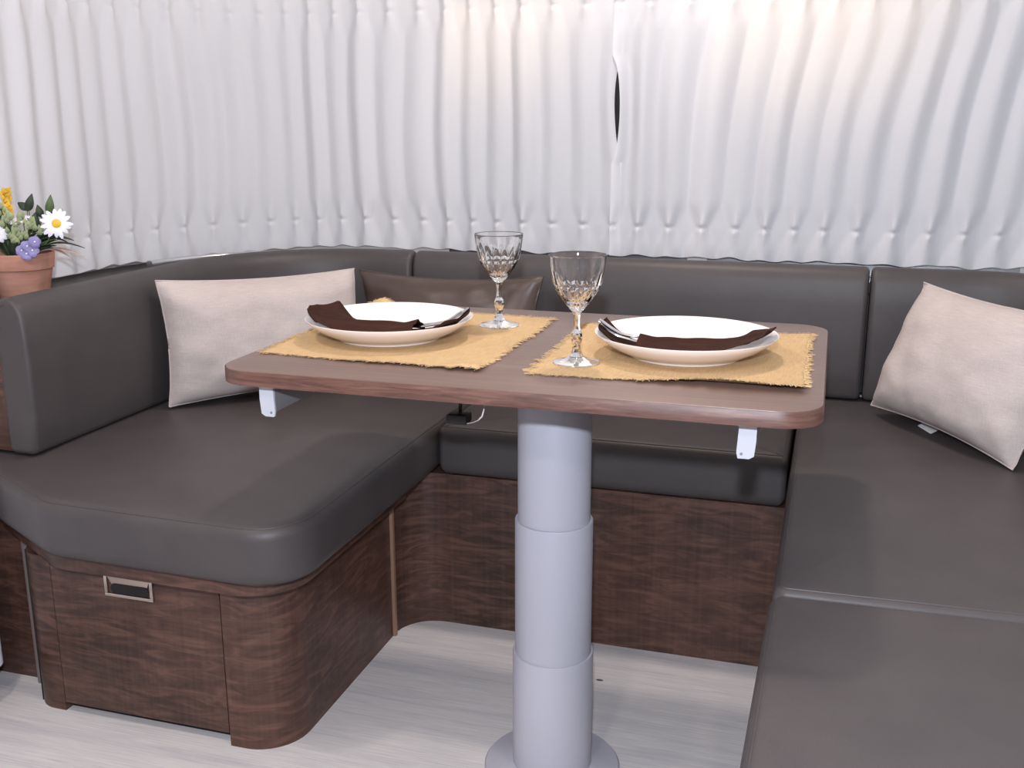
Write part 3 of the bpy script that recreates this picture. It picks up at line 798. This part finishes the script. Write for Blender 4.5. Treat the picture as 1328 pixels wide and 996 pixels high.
def potted():
    PXc, PYc, Z0 = -1.622, 1.770, .7355
    t = thing('potted_flowers', (PXc, PYc, Z0), 'terracotta pot of daisies and mixed flowers on the ledge behind the backrest', 'flower pot')
    MB().lathe([(0, 0), (.045, 0), (.047, .003), (.059, .064), (.0625, .066), (.0665, .096), (.0650, .099), (.0610, .098), (.0585, .084), (0, .083)], (PXc, PYc, Z0), 56).obj('pot', 'terra', t, label='terracotta pot')
    MB().lathe([(0, .088), (.03, .090), (.0585, .0865), (.0588, .080), (0, .08)], (PXc, PYc, Z0), 32).obj('soil', 'soil', t)
    zt = Z0+.088
    R0, U0 = Vector((math.cos(YAW), math.sin(YAW), 0)), Vector((0, 0, 1)); T0 = Vector((-PXc, -PYc, 0)).normalized()
    # place in the plane facing the aisle: a metres to the side, b metres above the soil, c metres towards the aisle
    def q(a, b, c=0.0): return Vector((PXc, PYc, zt))+R0*(a+.018*sm(0, .05, b))+U0*b*1.12+T0*c
    def stem(pts, r=.0012, m='stem'): return MB().tube(pts, r, 6).obj('stem', m, t)
    rnd = random.Random(5)
    # dense dark foliage over the rim
    for i in range(64):
        a = rnd.uniform(-.062, .062); b = rnd.uniform(.018, .062); c = rnd.uniform(-.03, .055)
        base = q(a*.35, -.004, c*.5)
        leaf(t, base, q(a*1.25, b, c), rnd.uniform(.010, .017), rnd.choice(['leafd', 'leafd', 'leafd', 'leafm']), .008)
    # tall pointed leaves
    for (a, b, a2, b2, w_, mt) in ((.006, .085, .020, .118, .0085, 'leafd'), (.010, .088, -.012, .102, .008, 'leafd'), (.034, .074, .028, .098, .0075, 'leafd'), (.050, .078, .058, .116, .0085, 'leafm'), (.060, .062, .078, .090, .004, 'leafd'), (.012, .045, .024, .085, .012, 'leafd'), (-.03, .05, -.050, .095, .011, 'leafd')):
        leaf(t, q(a, b, .012), q(a2, b2, .012), w_, mt, .004, side='view')
        stem([q(a*.3, 0), q(a*.8, b*.5, .006), q(a, b, .012)])
    # long leaves reaching out to the side
    for (b0, a2, b2, w_, mt) in ((.012, .128, .020, .0095, 'leafd'), (.018, .100, .034, .013, 'leafd'), (.006, .132, .004, .010, 'peach'), (.010, .108, -.002, .010, 'peach'), (.020, .090, .030, .012, 'leafd')):
        leaf(t, q(.02, b0, .02), q(a2, b2, .03), w_, mt, .014)
    # sprays of pale buds
    for (a, b) in ((-.046, .070), (-.030, .082), (-.024, .058), (-.005, .075), (.005, .062), (-.008, .046), (-.036, .046), (.016, .068), (-.052, .088), (-.018, .034), (.026, .052), (.014, .028)):
        stem([q(a*.3, 0, .01), q(a*.7, b*.6, .03), q(a, b, .038)], .0010)
        for k in range(5):
            aa = a+rnd.uniform(-.009, .009); bb = b+rnd.uniform(-.008, .008)
            leaf(t, q(aa, bb-.004, .040), q(aa+rnd.uniform(-.006, .006), bb+.009, .046), .0045, 'leafl', .002, name='bud', side='view')
    def flower(name, ctr, face, npet, r, wid, pm, cm, cr, label):
        fl = MB().lathe([(0, 0), (cr*.8, .0004), (cr, .002), (cr*.75, .0042), (0, .0052)], (0, 0, 0), 18)
        face = Vector(face).normalized(); rot = face.to_track_quat('Z', 'Y').to_matrix()
        fl.v = [tuple(rot @ Vector(v)+ctr) for v in fl.v]
        h = fl.obj(name, cm, t, label=label); WORLD[h.name] = WORLD[t.name]
        for k in range(npet):
            an = 2*PI*k/npet+rnd.uniform(-.08, .08); d = rot @ Vector((math.cos(an), math.sin(an), 0)); sd = rot @ Vector((-math.sin(an), math.cos(an), 0))
            rr = r*rnd.uniform(.88, 1.05); vs = []
            for i in range(6):
                f = i/5; w_ = wid*(.35+.65*math.sin(PI*min(1, .12+f*.80)))*(1 if f < 1 else .55); cc = ctr+d*(cr*.6+(rr-cr*.6)*f)+face*(.001+.004*f*(1-f)*2-.003*f*f)
                vs += [cc-sd*w_, cc+face*.0008, cc+sd*w_]
            fs = []
            for i in range(5): a_ = i*3; fs += [(a_, a_+1, a_+4, a_+3), (a_+1, a_+2, a_+5, a_+4)]
            MB().add(vs, fs).obj('petal', pm, h, smooth=60)
        return h
    tow = Vector((-PXc*.9, -PYc, .35))
    flower('daisy', q(.062, .066, .052), tow, 15, .031, .0048, 'petal', 'yellow', .0095, 'white daisy with yellow centre')
    flower('daisy', q(-.010, .072, .02), Vector((-.1, -.3, 1)), 13, .026, .0048, 'petal', 'yellow', .008, 'white daisy with yellow centre')
    flower('daisy', q(-.062, .046, .045), tow, 13, .022, .0046, 'petal', 'yellow', .007, 'white daisy with yellow centre')
    stem([q(.01, 0, .01), q(.045, .03, .035), q(.062, .064, .05)])
    for (a, b) in ((.006, .026), (.018, .034), (-.002, .018), (.020, .018), (.010, .012)):
        flower('violet', q(a, b, .062), tow+Vector((rnd.uniform(-.5, .5), 0, rnd.uniform(-.3, .5))), 5, .0135, .0068, 'purple', 'petal', .0022, 'purple violet')
    # yellow spike
    stem([q(-.02, 0), q(-.032, .06, .01), q(-.035, .125, .01)], .0016)
    for k in range(30):
        f = k/29; b = .066+.058*f; an = k*2.4; rr = .013 if f > .72 else (.012 if f < .5 else .006)
        c0 = q(-.034+rr*math.cos(an), b, .01+rr*math.sin(an))
        leaf(t, q(-.034, b-.004, .01), c0+Vector((0, 0, .006)), .0055, 'yellow', .002, name='floret', side='view')
    return t
potted()

# ------------------------------------------------------------------ ceiling light fixtures
for (x, y, pw), where in zip(DOWN, ('over the dining table', 'over the drawer bench aisle', 'over the plain seat cushion', 'over the middle of the aisle')):
    t = thing('ceiling_light', (x, y, CEIL_Z), 'round recessed warm ceiling light '+where, 'ceiling light', 'ceiling downlights')
    MB().lathe([(.072, 0), (.095, 0), (.095, -.006), (.088, -.012), (.076, -.012), (.072, -.004)], (x, y, CEIL_Z), 40).obj('bezel', 'alu', t)
    MB().lathe([(0, -.003), (.074, -.003), (.074, -.001), (0, -.001)], (x, y, CEIL_Z), 32).obj('diffuser', 'lampglow', t)
